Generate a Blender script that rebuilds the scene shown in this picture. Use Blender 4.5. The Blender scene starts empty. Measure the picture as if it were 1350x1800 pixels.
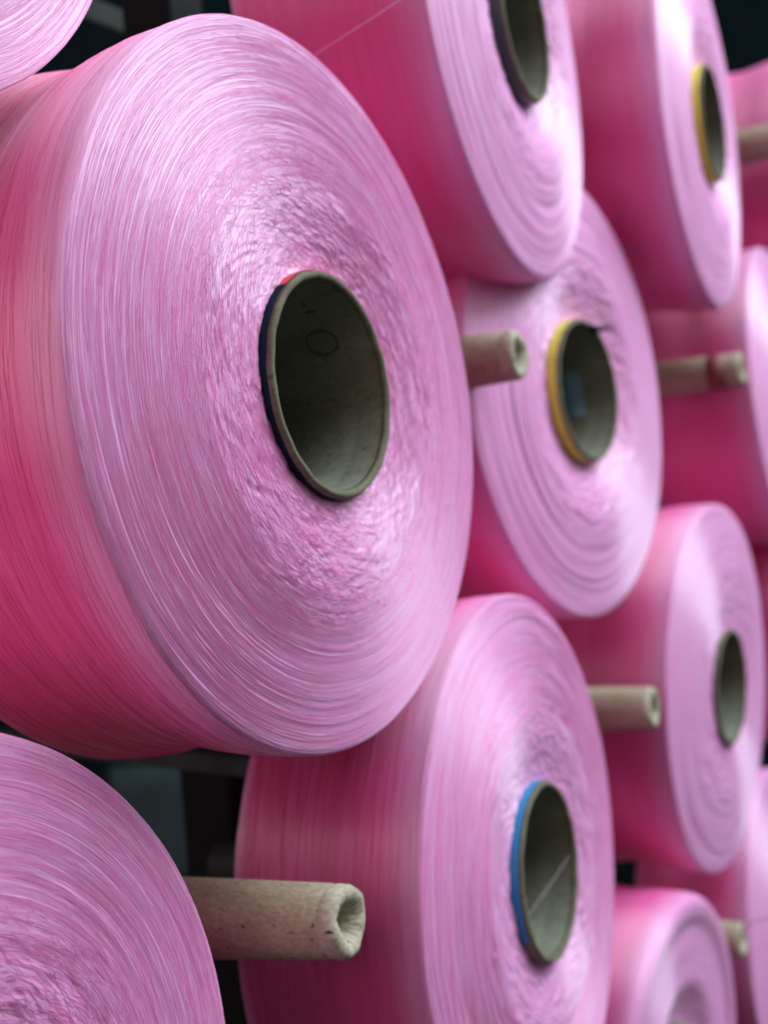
import bpy, math, random
import numpy as np
from mathutils import Matrix, Vector

# ------------------------------------------------------------------ camera, world, light
scene = bpy.context.scene
H0 = 1.30                                   # eye height above the floor
cam_d = bpy.data.cameras.new('camera')
cam_d.sensor_fit = 'VERTICAL'; cam_d.sensor_height = 36.0; cam_d.lens = 44.0
cam_d.clip_start = 0.01; cam_d.clip_end = 50
cam_d.dof.use_dof = True; cam_d.dof.focus_distance = 0.375; cam_d.dof.aperture_fstop = 9.0
cam = bpy.data.objects.new('camera', cam_d); scene.collection.objects.link(cam)
cam.location = (0, 0, H0); cam.rotation_euler = (math.radians(90), 0, 0)
scene.camera = cam

world = bpy.data.worlds.new('World'); scene.world = world; world.use_nodes = True
bg = world.node_tree.nodes['Background']
bg.inputs[0].default_value = (0.92, 0.88, 1.0, 1); bg.inputs[1].default_value = 0.035

AZ = math.radians(27.5)
U = np.array([math.sin(AZ), math.cos(AZ), 0.0])          # along the creel, away from the camera
NH = np.array([math.cos(AZ), -math.sin(AZ), 0.0])        # out of the creel, into the aisle

def area(name, loc, target, sx, sy, power, col):
    d = bpy.data.lights.new(name, 'AREA'); d.shape = 'RECTANGLE'; d.size = sx; d.size_y = sy
    d.energy = power; d.color = col
    o = bpy.data.objects.new(name, d); scene.collection.objects.link(o)
    z = -(Vector(target) - Vector(loc)).normalized()
    y = Vector(U); y = (y - z * y.dot(z)).normalized(); x = y.cross(z)
    m = Matrix((x, y, z)).transposed().to_4x4(); m.translation = Vector(loc); o.matrix_world = m
    return o
# ceiling tube lamp of the aisle, then two added fills
area('aisle_light', (1.75, 0.75, H0 + 2.25), (0.1, 0.6, H0), 1.7, 3.0, 148, (0.80, 0.89, 1.0))
area('aisle_light', (2.4, 0.3, H0 + 1.1), (0.1, 0.6, H0), 1.4, 2.0, 13, (0.80, 0.88, 1.0))  # added cool fill from the aisle side, evens out the faces
area('warm_fill', (-1.4, -1.3, H0 + 0.7), (0.1, 0.6, H0), 3.0, 2.0, 36, (1.0, 0.74, 0.76))  # added warm fill that brightens the package sides, like pink bounce

vs = scene.view_settings
vs.view_transform = 'Standard'; vs.look = 'None'; vs.gamma = 1.0; vs.exposure = 0.0
scene.cycles.max_bounces = 10; scene.cycles.diffuse_bounces = 7; scene.cycles.glossy_bounces = 4

# ------------------------------------------------------------------ helpers
COL = scene.collection
def link(o, parent=None):
    COL.objects.link(o)
    if parent is not None: o.parent = parent
    return o
def empty(name, m):
    o = bpy.data.objects.new(name, None); o.empty_display_size = 0.02
    link(o); o.matrix_world = m; return o
def tag(o, label=None, cat=None, group=None, kind=None):
    for k, v in (('label', label), ('category', cat), ('group', group), ('kind', kind)):
        if v: o[k] = v
    return o
def mesh_np(name, co, quads, mat, smooth=True, tris=None):
    me = bpy.data.meshes.new(name)
    co = np.asarray(co, np.float32).reshape(-1, 3)
    parts = []; sizes = []
    if quads is not None and len(quads): parts.append(np.asarray(quads, np.int32).ravel()); sizes += [4] * len(quads)
    if tris is not None and len(tris): parts.append(np.asarray(tris, np.int32).ravel()); sizes += [3] * len(tris)
    idx = np.concatenate(parts); sizes = np.array(sizes, np.int32)
    starts = np.concatenate([[0], np.cumsum(sizes)[:-1]]).astype(np.int32)
    me.vertices.add(len(co)); me.vertices.foreach_set('co', co.ravel())
    me.loops.add(len(idx)); me.loops.foreach_set('vertex_index', idx)
    me.polygons.add(len(sizes)); me.polygons.foreach_set('loop_start', starts)
    me.update(calc_edges=True)
    if smooth: me.polygons.foreach_set('use_smooth', np.ones(len(sizes), bool))
    me.materials.append(mat); me.validate(); return me
def grid_quads(nr, nc, closed_c=True, closed_r=False):
    i = np.arange(nr if closed_r else nr - 1)[:, None]; j = np.arange(nc if closed_c else nc - 1)[None, :]
    i2 = (i + 1) % nr; j2 = (j + 1) % nc
    q = np.stack(np.broadcast_arrays(i * nc + j, i * nc + j2, i2 * nc + j2, i2 * nc + j), -1)
    return q.reshape(-1, 4)
def lathe(name, prof, nseg, mat, a0=None, a1=None, closed=False, jitter=None, smooth=True):
    """prof [(r,z)] turned about z. with a0/a1 an arc. closed: profile loops back on itself."""
    prof = np.array(prof, float)
    if a0 is None: th = np.linspace(0, 2 * np.pi, nseg, endpoint=False); cc = True
    else: th = np.linspace(a0, a1, nseg); cc = False
    r = prof[:, 0][:, None] * np.ones(len(th)); z = prof[:, 1][:, None] * np.ones(len(th))
    t = np.broadcast_to(th, r.shape)
    if jitter: r, z = jitter(r, z, t)
    co = np.stack([r * np.cos(t), r * np.sin(t), z], -1)
    q = grid_quads(len(prof), len(th), cc, closed)
    q = q[:, ::-1]
    return mesh_np(name, co, q, mat, smooth)
def box_mesh(name, sx, sy, sz, mat, bev=0.0):
    import bmesh
    bm = bmesh.new(); bmesh.ops.create_cube(bm, size=1.0)
    bmesh.ops.scale(bm, vec=(sx, sy, sz), verts=bm.verts)
    if bev: bmesh.ops.bevel(bm, geom=bm.edges[:], offset=bev, segments=2, affect='EDGES')
    me = bpy.data.meshes.new(name); bm.to_mesh(me); bm.free(); me.materials.append(mat); return me
def frame(loc, x, y, z, s=1.0):
    m = Matrix(((x[0] * s, y[0] * s, z[0] * s, loc[0]), (x[1] * s, y[1] * s, z[1] * s, loc[1]),
                (x[2] * s, y[2] * s, z[2] * s, loc[2]), (0, 0, 0, 1)))
    return m
def axes(az, el):
    n = np.array([math.cos(az) * math.cos(el), -math.sin(az) * math.cos(el), math.sin(el)])
    e1 = np.cross([0, 0, 1.0], n); e1 /= np.linalg.norm(e1); e2 = np.cross(n, e1)
    return e1, e2, n
def sstep(a, b, x):
    t = np.clip((x - a) / (b - a), 0, 1); return t * t * (3 - 2 * t)
def vnoise(th, s, nth, ds, seed):
    """value noise in -1..1, periodic in th (nth cells per turn), cells of ds along s"""
    rg = np.random.RandomState(seed); ns = 1024
    g = rg.uniform(-1, 1, (nth, ns))
    a = (th / (2 * np.pi) * nth) % nth; b = (s / ds + 300.37) % ns
    i = np.floor(a).astype(int); j = np.floor(b).astype(int); fa = a - i; fb = b - j
    fa = fa * fa * (3 - 2 * fa); fb = fb * fb * (3 - 2 * fb)
    i %= nth; i2 = (i + 1) % nth; j %= ns; j2 = (j + 1) % ns
    return (g[i, j] * (1 - fa) + g[i2, j] * fa) * (1 - fb) + (g[i, j2] * (1 - fa) + g[i2, j2] * fa) * fb

# ------------------------------------------------------------------ materials
def new_mat(name):
    m = bpy.data.materials.new(name); m.use_nodes = True
    nt = m.node_tree; return m, nt, nt.nodes['Principled BSDF'], nt.nodes['Material Output']
def N(nt, t, **kw):
    n = nt.nodes.new(t)
    for k, v in kw.items(): setattr(n, k, v)
    return n
def simple(name, col, rough=0.6, metal=0.0, var=0.25, scale=60.0, bump=0.0, spec=0.5):
    m, nt, p, out = new_mat(name)
    tc = N(nt, 'ShaderNodeTexCoord'); no = N(nt, 'ShaderNodeTexNoise')
    no.inputs['Scale'].default_value = scale; no.inputs['Detail'].default_value = 6
    nt.links.new(tc.outputs['Object'], no.inputs['Vector'])
    mr = N(nt, 'ShaderNodeMapRange'); mr.inputs['From Min'].default_value = .3; mr.inputs['From Max'].default_value = .7
    mr.inputs['To Min'].default_value = 1 - var; mr.inputs['To Max'].default_value = 1 + var
    nt.links.new(no.outputs['Fac'], mr.inputs['Value'])
    mx = N(nt, 'ShaderNodeVectorMath', operation='SCALE'); mx.inputs[0].default_value = col
    nt.links.new(mr.outputs[0], mx.inputs['Scale']); nt.links.new(mx.outputs[0], p.inputs['Base Color'])
    p.inputs['Roughness'].default_value = rough; p.inputs['Metallic'].default_value = metal
    p.inputs['Specular IOR Level'].default_value = spec
    if bump:
        b = N(nt, 'ShaderNodeBump'); b.inputs['Strength'].default_value = bump; b.inputs['Distance'].default_value = 0.001
        nt.links.new(no.outputs['Fac'], b.inputs['Height']); nt.links.new(b.outputs[0], p.inputs['Normal'])
    return m

def yarn_material(name, base, pale, fine=True, glossy=0.125):
    m, nt, p, out = new_mat(name); L = nt.links.new
    tc = N(nt, 'ShaderNodeTexCoord')
    sep = N(nt, 'ShaderNodeSeparateXYZ'); L(tc.outputs['Object'], sep.inputs[0])
    flat = N(nt, 'ShaderNodeCombineXYZ'); L(sep.outputs[0], flat.inputs[0]); L(sep.outputs[1], flat.inputs[1])
    nrm = N(nt, 'ShaderNodeVectorMath', operation='NORMALIZE'); L(flat.outputs[0], nrm.inputs[0])
    sepn = N(nt, 'ShaderNodeSeparateXYZ'); L(nrm.outputs[0], sepn.inputs[0])
    at = N(nt, 'ShaderNodeAttribute'); at.attribute_name = 'wind'
    def streak(k, f, detail=2.0):
        a = N(nt, 'ShaderNodeMath', operation='MULTIPLY'); L(at.outputs['Fac'], a.inputs[0]); a.inputs[1].default_value = f
        x = N(nt, 'ShaderNodeMath', operation='MULTIPLY'); L(sepn.outputs[0], x.inputs[0]); x.inputs[1].default_value = k
        y = N(nt, 'ShaderNodeMath', operation='MULTIPLY'); L(sepn.outputs[1], y.inputs[0]); y.inputs[1].default_value = k
        c = N(nt, 'ShaderNodeCombineXYZ'); L(x.outputs[0], c.inputs[0]); L(y.outputs[0], c.inputs[1]); L(a.outputs[0], c.inputs[2])
        n = N(nt, 'ShaderNodeTexNoise'); n.inputs['Scale'].default_value = 1.0; n.inputs['Detail'].default_value = detail
        L(c.outputs[0], n.inputs['Vector']); return n.outputs['Fac']
    s1 = streak(5.0, 1500.0); s2 = streak(2.8, 520.0)
    # colour: faint lengthwise streaks, deeper pink painted in for light bounced between threads
    mr = N(nt, 'ShaderNodeMapRange'); L(s2, mr.inputs['Value'])
    mr.inputs['From Min'].default_value = .3; mr.inputs['From Max'].default_value = .7
    mr.inputs['To Min'].default_value = 0.0; mr.inputs['To Max'].default_value = 1.0
    end = N(nt, 'ShaderNodeAttribute'); end.attribute_name = 'wound_end'
    def pair(c0, c1):
        mix = N(nt, 'ShaderNodeMix', data_type='RGBA'); mix.inputs['A'].default_value = (*c0, 1); mix.inputs['B'].default_value = (*c1, 1)
        L(mr.outputs[0], mix.inputs['Factor']); return mix.outputs['Result']
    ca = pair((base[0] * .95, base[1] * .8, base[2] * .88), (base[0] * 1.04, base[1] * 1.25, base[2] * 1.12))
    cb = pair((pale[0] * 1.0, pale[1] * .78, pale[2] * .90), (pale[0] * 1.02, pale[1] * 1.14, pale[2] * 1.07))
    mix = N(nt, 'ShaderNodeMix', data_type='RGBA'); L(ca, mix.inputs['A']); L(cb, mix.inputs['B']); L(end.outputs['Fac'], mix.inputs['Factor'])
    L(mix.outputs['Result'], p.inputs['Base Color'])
    p.inputs['Subsurface Weight'].default_value = 0.6 if fine else 0.0; p.inputs['Subsurface Radius'].default_value = (1.0, .25, .5); p.inputs['Subsurface Scale'].default_value = 0.0016
    p.inputs['Roughness'].default_value = 0.55; p.inputs['Specular IOR Level'].default_value = 0.3
    p.inputs['Sheen Weight'].default_value = 0.12; p.inputs['Sheen Roughness'].default_value = 0.5
    p.inputs['Sheen Tint'].default_value = (0.92, 0.90, 1.0, 1)
    # threads run round the package: circumferential tangent, silky anisotropic gloss
    ng = N(nt, 'ShaderNodeMath', operation='MULTIPLY'); L(sepn.outputs[1], ng.inputs[0]); ng.inputs[1].default_value = -1
    tg = N(nt, 'ShaderNodeCombineXYZ'); L(ng.outputs[0], tg.inputs[0]); L(sepn.outputs[0], tg.inputs[1])
    vt = N(nt, 'ShaderNodeVectorTransform', vector_type='VECTOR', convert_from='OBJECT', convert_to='WORLD'); L(tg.outputs[0], vt.inputs[0])
    gl = N(nt, 'ShaderNodeBsdfAnisotropic'); gl.inputs['Roughness'].default_value = 0.53
    gl.inputs['Anisotropy'].default_value = 0.65; gl.inputs['Color'].default_value = (1, 0.95, 0.99, 1)
    L(vt.outputs[0], gl.inputs['Tangent'])
    ms = N(nt, 'ShaderNodeMixShader'); ms.inputs[0].default_value = glossy
    L(p.outputs[0], ms.inputs[1]); L(gl.outputs[0], ms.inputs[2]); L(ms.outputs[0], out.inputs['Surface'])
    if fine:
        ad = N(nt, 'ShaderNodeMath', operation='MULTIPLY_ADD'); L(s2, ad.inputs[0]); ad.inputs[1].default_value = 1.6; L(s1, ad.inputs[2])
        b = N(nt, 'ShaderNodeBump'); b.inputs['Strength'].default_value = 0.55; b.inputs['Distance'].default_value = 0.0004
        L(ad.outputs[0], b.inputs['Height']); L(b.outputs[0], p.inputs['Normal']); L(b.outputs[0], gl.inputs['Normal'])
    return m

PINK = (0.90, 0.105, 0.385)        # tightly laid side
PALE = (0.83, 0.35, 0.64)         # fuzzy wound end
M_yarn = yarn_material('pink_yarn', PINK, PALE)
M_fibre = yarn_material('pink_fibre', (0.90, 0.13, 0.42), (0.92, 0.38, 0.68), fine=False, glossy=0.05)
M_thread = simple('loose_thread', (0.85, 0.62, 0.78), 0.5, var=0.05)
M_threadm = simple('mauve_thread', (0.42, 0.24, 0.40), 0.5, var=0.05)

def cardboard(name, col, fleck=(0.10, 0.085, 0.06), rough=0.85):
    m, nt, p, out = new_mat(name); L = nt.links.new
    tc = N(nt, 'ShaderNodeTexCoord')
    n1 = N(nt, 'ShaderNodeTexNoise'); n1.inputs['Scale'].default_value = 70; n1.inputs['Detail'].default_value = 7; n1.inputs['Roughness'].default_value = .7
    n2 = N(nt, 'ShaderNodeTexNoise'); n2.inputs['Scale'].default_value = 900; n2.inputs['Detail'].default_value = 3
    n3 = N(nt, 'ShaderNodeTexNoise'); n3.inputs['Scale'].default_value = 420; n3.inputs['Detail'].default_value = 2
    mp = N(nt, 'ShaderNodeMapping'); mp.inputs['Scale'].default_value = (1, 1, 0.5); L(tc.outputs['Object'], mp.inputs[0])
    for n in (n1, n2, n3): L(mp.outputs[0], n.inputs['Vector'])
    r1 = N(nt, 'ShaderNodeMapRange'); L(n1.outputs['Fac'], r1.inputs['Value'])
    r1.inputs['From Min'].default_value = .3; r1.inputs['From Max'].default_value = .7
    r1.inputs['To Min'].default_value = .74; r1.inputs['To Max'].default_value = 1.2
    r2 = N(nt, 'ShaderNodeMapRange'); L(n2.outputs['Fac'], r2.inputs['Value'])
    r2.inputs['From Min'].default_value = .35; r2.inputs['From Max'].default_value = .65
    r2.inputs['To Min'].default_value = .85; r2.inputs['To Max'].default_value = 1.15
    mm = N(nt, 'ShaderNodeMath', operation='MULTIPLY'); L(r1.outputs[0], mm.inputs[0]); L(r2.outputs[0], mm.inputs[1])
    sc = N(nt, 'ShaderNodeVectorMath', operation='SCALE'); sc.inputs[0].default_value = col; L(mm.outputs[0], sc.inputs['Scale'])
    fl = N(nt, 'ShaderNodeMapRange'); L(n3.outputs['Fac'], fl.inputs['Value'])
    fl.inputs['From Min'].default_value = .66; fl.inputs['From Max'].default_value = .72
    mx = N(nt, 'ShaderNodeMix', data_type='RGBA'); L(fl.outputs[0], mx.inputs['Factor']); L(sc.outputs[0], mx.inputs['A'])
    mx.inputs['B'].default_value = (*fleck, 1); L(mx.outputs['Result'], p.inputs['Base Color'])
    p.inputs['Roughness'].default_value = rough; p.inputs['Specular IOR Level'].default_value = .25
    b = N(nt, 'ShaderNodeBump'); b.inputs['Strength'].default_value = .35; b.inputs['Distance'].default_value = .0005
    L(n2.outputs['Fac'], b.inputs['Height']); L(b.outputs[0], p.inputs['Normal'])
    return m
M_cone = cardboard('kraft_cardboard', (0.40, 0.345, 0.235))
M_nose = cardboard('worn_cardboard', (0.44, 0.41, 0.29))
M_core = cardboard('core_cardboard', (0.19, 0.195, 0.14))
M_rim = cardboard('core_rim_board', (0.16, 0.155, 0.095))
M_navy = simple('navy_paper', (0.003, 0.014, 0.03), .7, var=.2, spec=.15)
M_red = simple('red_paper', (0.70, 0.045, 0.05), .5, var=.1)
M_blue = simple('blue_paper', (0.003, 0.21, 0.42), .45, var=.1)
M_yellow = simple('yellow_paper', (0.68, 0.66, 0.06), .5, var=.12)
M_green = simple('dark_green_paper', (0.03, 0.06, 0.05), .5, var=.2)
M_maroon = simple('maroon_paper', (0.24, 0.07, 0.06), .6, var=.2)
M_ink = simple('black_ink', (0.085, 0.09, 0.07), .8, var=.1)
M_wisp = simple('black_tape', (0.008, 0.008, 0.012), .7, var=.1)
M_white = simple('white_plastic', (0.62, 0.72, 0.78), .35, var=.08)
M_label = simple('pale_blue_label', (0.19, 0.32, 0.42), .5, var=.15)
M_post = simple('black_steel', (0.006, 0.007, 0.008), .7, var=.3, scale=40, spec=.15)
M_arm = simple('grey_steel', (0.03, 0.032, 0.03), .6, metal=.0, var=.4, scale=30, spec=.2)
M_bar = simple('green_steel', (0.06, 0.10, 0.09), .5, var=.25, scale=30)
M_wall = simple('dark_wall', (0.003, 0.007, 0.008), .9, var=.4, scale=3, spec=.04)
M_panel = simple('teal_panel', (0.022, 0.04, 0.043), .6, var=.4, scale=8)

# ------------------------------------------------------------------ the wound yarn
R0 = 0.1308; RC = 0.041; LEN = 0.093
class Package:
    """profile of a wound package and the winding relief on it"""
    def __init__(self, seed, crest=0.0075, crater=0.0035, dish=0.0, shoulder=0.0022, waist=0.968, ridge=1.0, lumps=1.0, length=LEN):
        LEN = length
        self.seed = seed; self.ridge = ridge; self.lumps = lumps
        pts = []
        # front face, core -> rim (z = 0 is the rim plane)
        for r in np.linspace(RC + .0004, R0 - shoulder, 60):
            t = (r - RC) / (R0 - shoulder - RC)
            z = crest * (1 - t ** 1.7) - crater * (1 - sstep(0, .42, t)) + .0002
            if dish: z -= dish * sstep(.98, .80, t)
            pts.append((r, z - .001))
        for a in np.linspace(0.25, 1.45, 10):
            pts.append((R0 - shoulder + shoulder * math.sin(a), -shoulder - .001 + shoulder * math.cos(a)))
        for t in np.linspace(.1, .9, 24):
            z = -shoulder - .001 - t * (LEN - 2 * shoulder)
            w = 1 - (1 - waist) * math.exp(-((t - .55) / .22) ** 2)
            pts.append((R0 * w, z))
        for a in np.linspace(0.15, 1.5, 8):
            pts.append((R0 - shoulder + shoulder * math.cos(a), -LEN + shoulder - shoulder * math.sin(a)))
        for r in np.linspace(R0 - shoulder * 1.5, RC + .0004, 14):
            pts.append((r, -LEN - .004 * (R0 - r) / (R0 - RC)))
        P = np.array(pts)
        # smooth + arc-length
        for _ in range(2): P[1:-1] = (P[:-2] + 2 * P[1:-1] + P[2:]) / 4
        s = np.concatenate([[0], np.cumsum(np.linalg.norm(np.diff(P, axis=0), axis=1))])
        self.S = s[-1]
        k = np.linspace(0, self.S, 1200)
        r = np.interp(k, s, P[:, 0]); z = np.interp(k, s, P[:, 1])
        ker = np.hanning(13); ker /= ker.sum()
        rp = np.pad(r, 6, mode='reflect', reflect_type='odd'); zp = np.pad(z, 6, mode='reflect', reflect_type='odd')
        r = np.convolve(rp, ker, 'valid'); z = np.convolve(zp, ker, 'valid')
        dr = np.gradient(r, k); dz = np.gradient(z, k)
        l = np.hypot(dr, dz); self.k, self.r, self.z, self.nr, self.nz = k, r, z, -dz / l, dr / l
        self.s_rim = k[np.argmax(r > R0 - shoulder * .35)]
        self.s_back = k[len(r) - 1 - np.argmax(r[::-1] > R0 - shoulder * .35)]
    def endmask(self, s):
        return (1 - sstep(self.s_rim - .001, self.s_rim + .022, s)) + sstep(self.s_back - .006, self.s_back, s)
    def disp(self, th, s):
        sd = self.seed
        r = np.interp(s, self.k, self.r)
        face = (1 - sstep(self.s_rim - .003, self.s_rim + .003, s)) + sstep(self.s_back, self.s_back + .004, s)
        n0 = vnoise(th, s, 7, .03, sd)
        lump = (1 - sstep(.066, .094, r + .012 * n0)) * face
        edge = 1 - sstep(.0, .006, s)                                  # frayed at the core
        sw = s + .0022 * vnoise(th, s, 8, .017, sd + 1) + .0005 * vnoise(th, s, 22, .009, sd + 2)
        ss = s + .006 * np.sin(th + 1.0) + .0015 * vnoise(th, s, 9, .02, sd + 3)
        amp = .55 + .45 * vnoise(th, s, 6, .02, sd + 4)
        d = face * (1 - .75 * lump) * self.ridge * (amp * (.00030 * vnoise(th, sw, 7, .0034, sd + 5) + .00024 * vnoise(th, sw, 11, .0019, sd + 6))
                    + .00012 * vnoise(th, sw, 18, .0010, sd + 7))
        tl = th + 26 * s + .12 * vnoise(th, s, 24, .006, sd + 8); sl = s + .004 * vnoise(th, s, 30, .011, sd + 9)
        tm = th - 30 * s
        d += lump * self.lumps * (.00030 * vnoise(tl, sl, 66, .0046, sd + 10) + .00020 * vnoise(tm, sl, 110, .0025, sd + 11)
                     + .00009 * vnoise(tl, sl, 190, .0013, sd + 12))
        d += lump * edge * .0006 * vnoise(th, s, 60, .004, sd + 17)
        d += (1 - face) * (.00010 * vnoise(th, ss, 14, .0026, sd + 13) + .00010 * vnoise(th, ss, 24, .0012, sd + 14))
        d += .0008 * vnoise(th, s, 5, .035, sd + 15) + .0004 * face * vnoise(th, s, 9, .012, sd + 16)
        return d
    def point(self, th, s, lift=0.0):
        r = np.interp(s, self.k, self.r); z = np.interp(s, self.k, self.z)
        nr = np.interp(s, self.k, self.nr); nz = np.interp(s, self.k, self.nz)
        d = self.disp(th, s) + lift
        rr = r + nr * d
        co = np.stack([rr * np.cos(th), rr * np.sin(th), z + nz * d], -1)
        no = np.stack([nr * np.cos(th), nr * np.sin(th), nz], -1)
        return co, no
    def mesh(self, name, n_face, n_side, nseg, mat):
        s = np.concatenate([np.linspace(0, self.s_rim, n_face, endpoint=False),
                            np.linspace(self.s_rim, self.s_back, n_side, endpoint=False), np.linspace(self.s_back, self.S, 24)])
        th = np.linspace(0, 2 * np.pi, nseg, endpoint=False)
        T, S = np.meshgrid(th, s)
        co, _ = self.point(T.ravel(), S.ravel())
        me = mesh_np(name, co, grid_quads(len(s), nseg), mat)
        a = me.attributes.new('wind', 'FLOAT', 'POINT'); a.data.foreach_set('value', S.ravel().astype(np.float32))
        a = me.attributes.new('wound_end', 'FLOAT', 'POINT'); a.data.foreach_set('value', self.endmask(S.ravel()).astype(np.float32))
        return me
    def strands(self, name, specs, mat, seed):
        """fine filaments lying on the winding. specs: (count, s0, s1, arc length range, wander, radius, lift, crossing)"""
        rg = np.random.RandomState(seed); K = 12
        allco = []; allq = []; alls = []; base = 0
        for cnt, s0, s1, a0, a1, wander, rad, lift, cross in specs:
            S0 = rg.uniform(s0, s1, cnt); T0 = rg.uniform(0, 2 * np.pi, cnt)
            r = np.interp(S0, self.k, self.r); A = rg.uniform(a0, a1, cnt) / r
            t = np.linspace(-.5, .5, K)
            TH = T0[:, None] + A[:, None] * t
            sl = rg.normal(0, cross, cnt)[:, None] * (A * r)[:, None] * t
            wob = wander * rg.normal(0, 1, cnt)[:, None] * np.sin(t * 2 * np.pi * rg.uniform(.5, 1.6, cnt)[:, None] + rg.uniform(0, 6, cnt)[:, None])
            SS = np.clip(S0[:, None] + sl + wob, .0003, self.S)
            lf = lift * rg.uniform(.2, 1, cnt)[:, None] * (1 - (2 * t) ** 2)
            co, no = self.point(TH.ravel(), SS.ravel(), 0.0)
            co = co.reshape(cnt, K, 3); no = no.reshape(cnt, K, 3)
            co = co + no * (lf + rad * .4)[..., None]
            tg = np.gradient(co, axis=1); tg /= np.linalg.norm(tg, axis=2, keepdims=True) + 1e-12
            bn = np.cross(tg, no); bn /= np.linalg.norm(bn, axis=2, keepdims=True) + 1e-12
            taper = np.ones(K); taper[[0, -1]] = .25
            ring = []
            for q in range(3):
                an = q * 2 * np.pi / 3 + math.pi / 2
                ring.append(co + (bn * math.cos(an) + no * math.sin(an)) * (rad * taper)[None, :, None])
            V = np.stack(ring, 2).reshape(-1, 3)                  # cnt,K,3
            i = np.arange(cnt)[:, None, None] * K * 3 + np.arange(K - 1)[None, :, None] * 3
            j = np.arange(3)[None, None, :]; j2 = (j + 1) % 3
            Q = np.stack(np.broadcast_arrays(i + j, i + j2, i + 3 + j2, i + 3 + j), -1).reshape(-1, 4) + base
            allco.append(V); allq.append(Q); base += len(V)
            alls.append(np.repeat(SS.ravel(), 3))
        me = mesh_np(name, np.concatenate(allco), np.concatenate(allq), mat)
        a = me.attributes.new('wind', 'FLOAT', 'POINT'); a.data.foreach_set('value', np.concatenate(alls).astype(np.float32))
        a = me.attributes.new('wound_end', 'FLOAT', 'POINT'); a.data.foreach_set('value', self.endmask(np.concatenate(alls)).astype(np.float32))
        return me

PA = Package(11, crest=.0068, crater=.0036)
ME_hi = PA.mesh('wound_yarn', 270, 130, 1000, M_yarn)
ME_fib = PA.strands('loose_fibres', [
    (2600, .034, PA.s_rim, .03, .14, .0003, .00008, .00007, .006),
    (3800, .0, .045, .006, .02, .0008, .00007, .00012, .18),
    (1500, PA.s_rim, PA.s_back, .02, .07, .0004, .00008, .00008, .05),
], M_fibre, 5)
PB = Package(47, crest=.0085, crater=.0085, ridge=2.0, lumps=1.6)
ME_mid = PB.mesh('wound_yarn', 130, 70, 420, M_yarn)
PB2 = Package(29, crest=.0080, crater=.0058, ridge=1.6, lumps=1.4, length=.086)
ME_mid2 = PB2.mesh('wound_yarn', 150, 80, 480, M_yarn)
ME_fib2 = PB2.strands('loose_fibres', [(1200, .034, PB2.s_rim, .03, .14, .0003, .00010, .00007, .006), (900, PB2.s_rim + .004, PB2.s_back, .03, .12, .0005, .00014, .0001, .03)], M_fibre, 8)
PC = Package(83, crest=.007, crater=.0075, ridge=2.2, lumps=1.6)
ME_low = PC.mesh('wound_yarn', 90, 50, 300, M_yarn)
PE = Package(61, crest=.007, crater=.0030, ridge=2.2, lumps=1.6)
ME_flat = PE.mesh('wound_yarn', 90, 50, 300, M_yarn)
PD = Package(131, crest=.003, crater=.012, dish=.004, shoulder=.009, waist=.985)
ME_dish = PD.mesh('wound_yarn', 100, 50, 300, M_yarn)

# cardboard core: wall 3 mm, a shallow step inside the mouth
CE = 0.0063
def rough_edge(r, z, t):
    w = sstep(CE - .004, CE, z)
    return r + w * (.00007 * np.sin(9 * t + 1) + .00008 * np.sin(23 * t)), z + w * .0001 * np.sin(17 * t + 2)
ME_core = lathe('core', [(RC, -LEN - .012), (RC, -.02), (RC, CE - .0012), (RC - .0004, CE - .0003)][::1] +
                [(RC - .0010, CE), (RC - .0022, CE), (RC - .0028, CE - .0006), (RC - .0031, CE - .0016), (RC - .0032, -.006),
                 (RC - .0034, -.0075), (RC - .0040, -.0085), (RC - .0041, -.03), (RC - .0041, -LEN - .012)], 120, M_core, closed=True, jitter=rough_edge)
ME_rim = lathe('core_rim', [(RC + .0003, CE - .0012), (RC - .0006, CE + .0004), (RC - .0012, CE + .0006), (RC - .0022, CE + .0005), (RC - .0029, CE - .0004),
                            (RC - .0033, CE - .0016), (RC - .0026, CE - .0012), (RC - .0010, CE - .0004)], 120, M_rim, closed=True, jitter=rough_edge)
def band_mesh(a0, a1, mat, z0=-.009, z1=CE - .0011, t=.00025):
    n = max(6, int(abs(a1 - a0) / 3)); full = abs(a1 - a0) >= 359
    pr = [(RC + .0001, z1), (RC + t, z1 - .0002), (RC + t, z0), (RC + .0001, z0)]
    if full: return lathe('colour_band', pr[::-1], 96, mat, closed=True)
    return lathe('colour_band', pr[::-1], n, mat, math.radians(a0), math.radians(a1), closed=True)

PKG = {}
def package(key, loc, az, el, R, me, rot, label, bands=(), fib=None, group='pink yarn packages on the creel'):
    e1, e2, n = axes(math.radians(az), math.radians(el))
    root = empty('yarn_package', frame((loc[0], loc[1], loc[2] + H0), e1, e2, n, R / R0))
    tag(root, label, 'yarn package', group)
    y = link(bpy.data.objects.new('wound_yarn', me), root); y.rotation_euler.z = math.radians(rot)
    if fib: f = link(bpy.data.objects.new('loose_fibres', fib), root); f.rotation_euler.z = math.radians(rot); f['kind'] = 'stuff'
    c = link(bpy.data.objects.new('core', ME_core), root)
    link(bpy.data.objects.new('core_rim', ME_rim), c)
    for a0, a1, mat in bands:
        link(bpy.data.objects.new('colour_band', band_mesh(a0, a1, mat)), c)
    PKG[key] = (np.array(loc, float), e1, e2, n, root, c)
    return root

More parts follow.
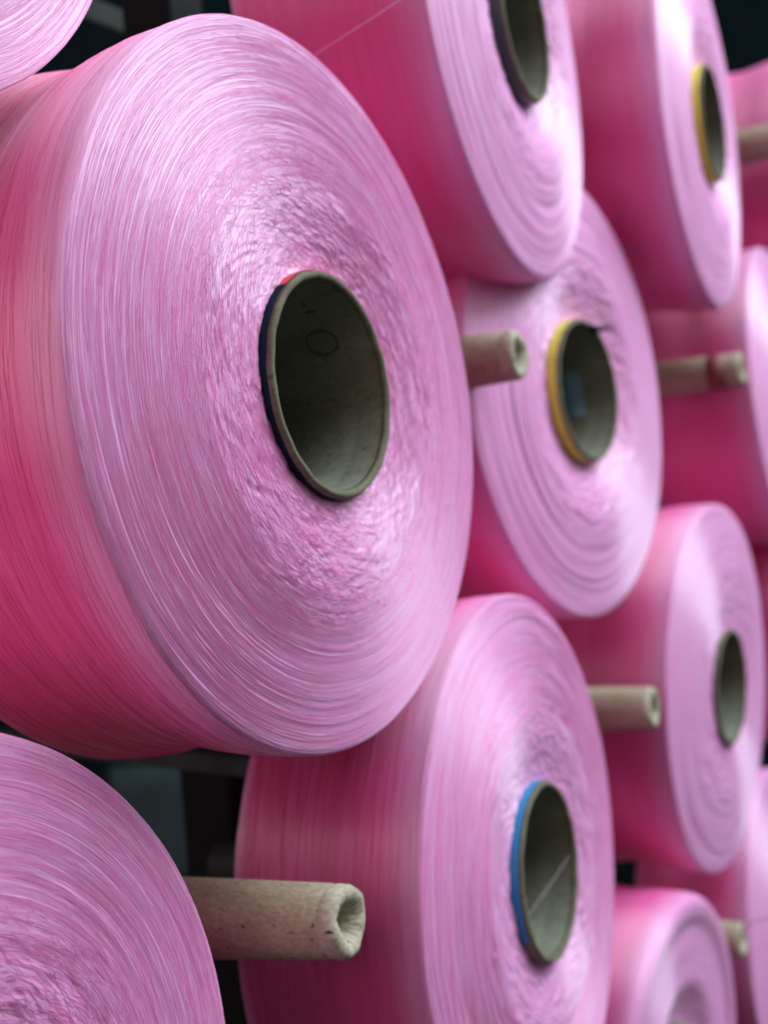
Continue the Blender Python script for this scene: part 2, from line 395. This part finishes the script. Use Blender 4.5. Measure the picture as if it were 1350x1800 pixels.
package('A', (-.0231, .4502, .0449), 28.7, 5.7, .1308, ME_hi, 0,
        'largest pink yarn package in the centre, core edged navy and red', ((128, 300, M_navy), (62, 127, M_red)), ME_fib)
package('L', (-.1125, .301, -.1833), 28.7, 4.1, .1304, ME_hi, 140,
        'bright pink yarn package cut off at the bottom left corner', (), ME_fib)
package('T', (-.1502, .3207, .2322), 28.0, 6.3, .1243, ME_hi, 250,
        'pale lilac yarn package cut off at the top left corner', (), ME_fib)
package('B', (.0737, .5982, -.1712), 25.4, 5.9, .1329, ME_mid2, 20,
        'pink yarn package with bright blue band on its core', ((58, 215, M_blue),), ME_fib2)
package('C', (.1166, .748, .0722), 33.4, 5.0, .1350, ME_mid, 130,
        'pink yarn package with wide yellow core band right of the largest one', ((0, 360, M_yellow),))
package('D', (.0678, .6536, .2553), 23.8, 5.3, .1331, ME_mid, 240,
        'pink yarn package cut by the top edge above the yellow-cored one', ((0, 360, M_green),))
package('E', (.2483, .9157, -.1275), 30.0, 1.5, .1335, ME_flat, 60,
        'blurred pink yarn package with plain core, lower right above the dished one', ())
package('F', (.2344, .9141, .2826), 26.3, 4.3, .1334, ME_low, 170,
        'blurred pink yarn package with narrow yellow core ring, upper right', ((0, 360, M_yellow),))
package('H', (.1953, .8017, -.368), 31, 1.0, .1186, ME_dish, 10,
        'smaller pink yarn package with dished face at the bottom right', ())
package('G', (.352, 1.105, .103), 27.5, 5.4, .131, ME_low, 300,
        'blurred pink yarn package at the right edge behind the maroon-banded cone', ())
package('I', (.43, 1.24, .318), 27.5, 5.4, .132, ME_low, 90,
        'far blurred pink yarn package at the upper right edge, partly hidden', ())
package('K', (.345, 1.08, -.355), 27.5, 5.4, .131, ME_low, 210,
        'dark pink yarn package in shade at the lower right edge', ())
package('J', (.43, 1.25, -.10), 27.5, 5.4, .131, ME_low, 30,
        'far blurred pink yarn package at the right edge beside the plain-cored one', ())

# marks and bits on the cores
def core_patch(key, name, a0, a1, z0, z1, mat, lift=.0003, rin=RC - .0041):
    r = rin - lift
    me = lathe(name, [(r, z0), (r, z1), (r + .0002, z1), (r + .0002, z0)], 10, mat, math.radians(a0), math.radians(a1), closed=True)
    return link(bpy.data.objects.new(name, me), PKG[key][5])
def tube_mesh(name, pts, rad, mat, nseg=6):
    P = np.array(pts, float); tg = np.gradient(P, axis=0); tg /= np.linalg.norm(tg, axis=1, keepdims=True)
    up = np.array([0.13, 0.37, 0.92]); b1 = np.cross(tg, up); b1 /= np.linalg.norm(b1, axis=1, keepdims=True); b2 = np.cross(tg, b1)
    a = np.arange(nseg) * 2 * np.pi / nseg
    rr = np.broadcast_to(np.asarray(rad, float), (len(P),))[:, None, None]
    V = P[:, None] + rr * (np.cos(a)[None, :, None] * b1[:, None] + np.sin(a)[None, :, None] * b2[:, None])
    return mesh_np(name, V, grid_quads(len(P), nseg), mat)
def core_ring_mark(key, a_c, z_c, rad, width):
    pts = []
    for t in np.linspace(0, 2 * np.pi, 26):
        a = math.radians(a_c) + rad * math.cos(t) / (RC - .0041); r = RC - .0043
        pts.append((r * math.cos(a), r * math.sin(a), z_c + 1.3 * rad * math.sin(t)))
    link(bpy.data.objects.new('ink_ring', tube_mesh('ink_ring', pts, width, M_ink, 5)), PKG[key][5])
core_ring_mark('A', 37, -.015, .0052, .0004)
for a0, a1, z0, z1 in ((60, 62, -.0145, -.0095), (66, 70, -.0125, -.0117)):
    core_patch('A', 'ink_stroke', a0, a1, z0, z1, M_ink)
core_patch('C', 'paper_label', -16, 28, -.035, -.013, M_label)
# white clip on the blue-banded core, black wisp on the yellow one
def clip():
    me = lathe('plastic_clip', [(RC - .0052, -.010), (RC - .0052, CE - .003), (RC - .0034, CE - .003), (RC - .0034, -.010)], 8, M_white,
               math.radians(202), math.radians(222), closed=True)
    link(bpy.data.objects.new('plastic_clip', me), PKG['B'][5])
clip()
w = np.linspace(0, 1, 14)
wp = [((RC - .004 + .012 * t) * math.cos(math.radians(78 - 22 * t)), (RC - .005 + .006 * t) * math.sin(math.radians(82 - 20 * t)) , CE + .002 + .004 * t) for t in w]
link(bpy.data.objects.new('black_wisp', tube_mesh('black_wisp', wp, 0.0030 * (1 - .75 * w), M_wisp)), PKG['C'][5])

# ------------------------------------------------------------------ cardboard cones on the empty pegs
def cone_mesh():
    L = .185; prof = []
    for t in np.linspace(1, 0.05, 24): prof.append((.0126 + .034 * t * L, -t * L))
    prof += [(.01262, -.0078), (.01235, -.0072), (.0127, -.0062), (.01285, -.0045), (.0126, -.0025), (.0118, -.0008), (.0103, 0), (.0086, -.0003),
             (.0070, -.0014), (.0057, -.0036), (.0049, -.008), (.0046, -.014), (.0046, -.05)]
    def jit(r, z, t):
        w = sstep(-.009, -.002, z); inner = (r < .0092) * 1.0
        cr = .00022 * np.sin(3 * t + 1.2) + .00012 * np.sin(11 * t + z * 900) + .00012 * np.sin(23 * t + 2)
        deep = inner * sstep(-.014, -.001, z)
        r2 = r + w * cr * (1 + 1.2 * deep) + w * inner * .0007 * np.exp(-((t - 3.3) / .25) ** 2) * -1
        r2 += .00015 * np.sin(2 * t + z * 40) + .00008 * np.sin(3 * t - z * 90)
        return r2, z + w * .0004 * np.sin(2 * t + .6) + w * .00015 * np.sin(7 * t)
    return lathe('paper_tube', prof, 72, M_cone, jitter=jit)
ME_cone = cone_mesh()
ME_cone.materials.append(M_nose)
_zc = np.zeros(len(ME_cone.vertices) * 3, np.float32); ME_cone.vertices.foreach_get('co', _zc); _zc = _zc.reshape(-1, 3)
for pl in ME_cone.polygons:
    if np.mean(_zc[list(pl.vertices), 2]) > -.0068: pl.material_index = 1
CONES = []
def cone(loc, label, az=27.5, el=5.4, rot=0, band=None, s=1.0):
    e1, e2, n = axes(math.radians(az), math.radians(el))
    root = empty('cardboard_cone', frame((loc[0], loc[1], loc[2] + H0), e1, e2, n, s))
    tag(root, label, 'cardboard cone', 'empty cardboard cones on the creel')
    c = link(bpy.data.objects.new('paper_tube', ME_cone), root); c.rotation_euler.z = math.radians(rot)
    if band:
        z0, z1, mat = band
        r = lambda z: .0126 + .034 * -z + .00035
        me = lathe('colour_band', [(r(z0) - .0003, z0), (r(z0), z0), (r(z1), z1), (r(z1) - .0003, z1)], 64, mat, closed=True)
        link(bpy.data.objects.new('colour_band', me), root)
    CONES.append((np.array(loc, float), n)); return root
cone((-.0114, .44, -.144), 'large sharp cardboard cone with rolled nose beside the bottom left package', el=7.5, rot=20)
cone((.0678, .62, .0783), 'cardboard cone poking out right of the largest package', rot=130)
cone((.277, .965, .1105), 'blurred cardboard cone with maroon band near its tip', rot=70, band=(-.026, -.012, M_maroon))
cone((.1648, .76, -.1192), 'cardboard cone right of the blue-banded package', rot=200)
cone((.372, 1.05, .322), 'blurred cardboard cone cut by the upper right edge', rot=10)
cone((.2676, .93, -.318), 'small blurred cardboard cone behind the dished package', rot=90)

# ------------------------------------------------------------------ the creel: posts with arms and pegs
e1, e2, NC = axes(AZ, math.radians(5.4))
DEP = .175
def post(members, cones, label, half=(-1.25, .9)):
    """a black post standing behind one column of packages, pegs as its parts"""
    c = np.mean([PKG[k][0] for k in members] or [cones[0]], axis=0) - NC * DEP
    c = c - e2 * (c[2] / e2[2])                      # slide along the post to eye height
    root = empty('creel_post', frame((c[0] + e2[0] * half[0], c[1] + e2[1] * half[0], H0 + c[2] + e2[2] * half[0]), e1, e2, NC))
    tag(root, label, 'creel post', 'black posts of the creel')
    h = half[1] - half[0]
    o = link(bpy.data.objects.new('upright', box_mesh('upright', .034, h, .034, M_post, .0015)), root); o.location = (0, h / 2, -.026)
    inv = np.array([e1, e2, NC]); base = c + e2 * half[0]
    for k in members:
        p, q1, q2, n, _, _ = PKG[k]
        a = inv @ (p - n * (LEN - .012) - base); b = inv @ (p - n * (DEP + .01) - base); b[2] = -.010
        peg = link(bpy.data.objects.new('peg', tube_mesh('peg', [a + (b - a) * t for t in np.linspace(0, 1, 5)], .012, M_arm, 16)), root)
        m3 = np.array([inv @ q1, inv @ q2, inv @ n]).T
        me = lathe('core_light_stop', [(.0005, .004), (.034, .004), (.0362, .001), (.0362, -.004), (.0005, -.004)], 48, M_post)  # disc added at the back of the core to block light coming through
        d = link(bpy.data.objects.new('core_light_stop', me), root)
        d.matrix_local = frame(a, m3[:, 0], m3[:, 1], m3[:, 2])
    for p, n in cones:
        a = inv @ (p - n * .02 - base); b = inv @ (p - n * (DEP + .01) - base); b[2] = -.010
        link(bpy.data.objects.new('peg', tube_mesh('peg', [a + (b - a) * t for t in np.linspace(0, 1, 5)], .0050, M_arm, 12)), root)
    return root
post(['L', 'T'], [], 'black creel post hidden behind the two corner packages at the left')
post(['A'], [CONES[0]], 'black creel post behind the largest package')
post(['B', 'D'], [CONES[1]], 'black creel post seen between the largest and bottom left packages')
post(['C', 'H'], [CONES[3]], 'black creel post behind the yellow-cored package')
post(['E', 'F'], [CONES[2], CONES[5]], 'black creel post behind the two blurred right packages')
post(['G', 'K'], [CONES[4]], 'black creel post behind the packages at the right edge')
post(['I', 'J'], [], 'farthest black creel post at the right')

def px(x, y, Z): return np.array([(x - 675) / 2200 * Z, Z, (900 - y) / 2200 * Z])
def bar(name, a, b, w, d, mat, label, cat):
    a = np.array(a); b = np.array(b); x = (b - a); l = np.linalg.norm(x); x = x / l
    z = np.cross(x, [0, 1.0, 0]); z /= np.linalg.norm(z); y = np.cross(z, x)
    m = (a + b) / 2
    o = link(bpy.data.objects.new(name, box_mesh(name, l, d, w, mat, .0012)))
    o.matrix_world = frame((m[0], m[1], m[2] + H0), x, y, z)
    return tag(o, label, cat)
n_ = NC
q = px(350, 1337, .70)
bar('cross_rail', q - NH * .22, q + NH * .10, .010, .014, M_arm, 'dark steel rail crossing the post below the largest package', 'cross rail')
bar('brace', px(-60, -70, .80), px(300, 72, .80), .0135, .006, M_bar, 'grey green slanting steel brace left of the post at the top', 'brace')

# dim room behind the creel
def wall(name, c, sx, sz, mat):
    me = box_mesh(name, sx, .03, sz, mat)
    o = link(bpy.data.objects.new(name, me)); x = np.array([.95, .31, 0]); x /= np.linalg.norm(x); y = np.array([-x[1], x[0], 0])
    o.matrix_world = frame((c[0], c[1], c[2] + H0), x, y, (0, 0, 1)); return o
tag(wall('back_wall', (-.1, 3.2, .2), 9.0, 3.0, M_wall), kind='structure')
rng = random.Random(4)
def cabinet(xp, yp, Z, w, h, label):
    c = px(xp, yp, Z)
    o = link(bpy.data.objects.new('machine_cabinet', box_mesh('machine_cabinet', w, .12, h, M_panel, .006)))
    o.location = (c[0], c[1], c[2] + H0); o.rotation_euler.z = math.radians(15)
    tag(o, label, 'machine cabinet')
cabinet(285, 1440, 1.5, .13, .11, 'dim teal machine panel glimpsed left of the post under the largest package')
cabinet(425, 1400, 1.6, .05, .16, 'dim green machine panel glimpsed right of the post under the largest package')

# ------------------------------------------------------------------ loose yarn ends
def strand(name, pts, rad, mat, label):
    P = np.array(pts, float); P[:, 2] += H0
    t = np.linspace(0, 1, len(P)); tt = np.linspace(0, 1, 24)
    Q = np.stack([np.interp(tt, t, P[:, i]) for i in range(3)], 1)
    o = link(bpy.data.objects.new(name, tube_mesh(name, Q, rad, mat)))
    return tag(o, label, 'yarn end', 'loose yarn ends')
strand('yarn_strand', [px(530, 111, .53), px(640, 41, .50), px(760, -38, .47)], .00026, M_thread, 'pale thread running up right from the top of the largest package')
strand('yarn_strand', [px(-40, 303, .375), px(50, 300, .37), px(112, 306, .362)], .00016, M_thread, 'faint thread across the side of the largest package')
strand('yarn_strand', [px(1300, 1632, .93), px(1330, 1618, .92), px(1400, 1600, .90)], .0009, M_thread, 'blurred thread at the lower right edge by a small cone')

e1b, e2b, nb = PKG['B'][1:4]; cb = PKG['B'][0] + nb * .004
strand('yarn_strand', [cb + e1b * .040 - e2b * .002, cb - e1b * .006 - e2b * .014 - nb * .004, cb - e1b * .030 - e2b * .026 - nb * .012], .00009, M_thread, 'fine thread stretched across the mouth of the blue-banded core')
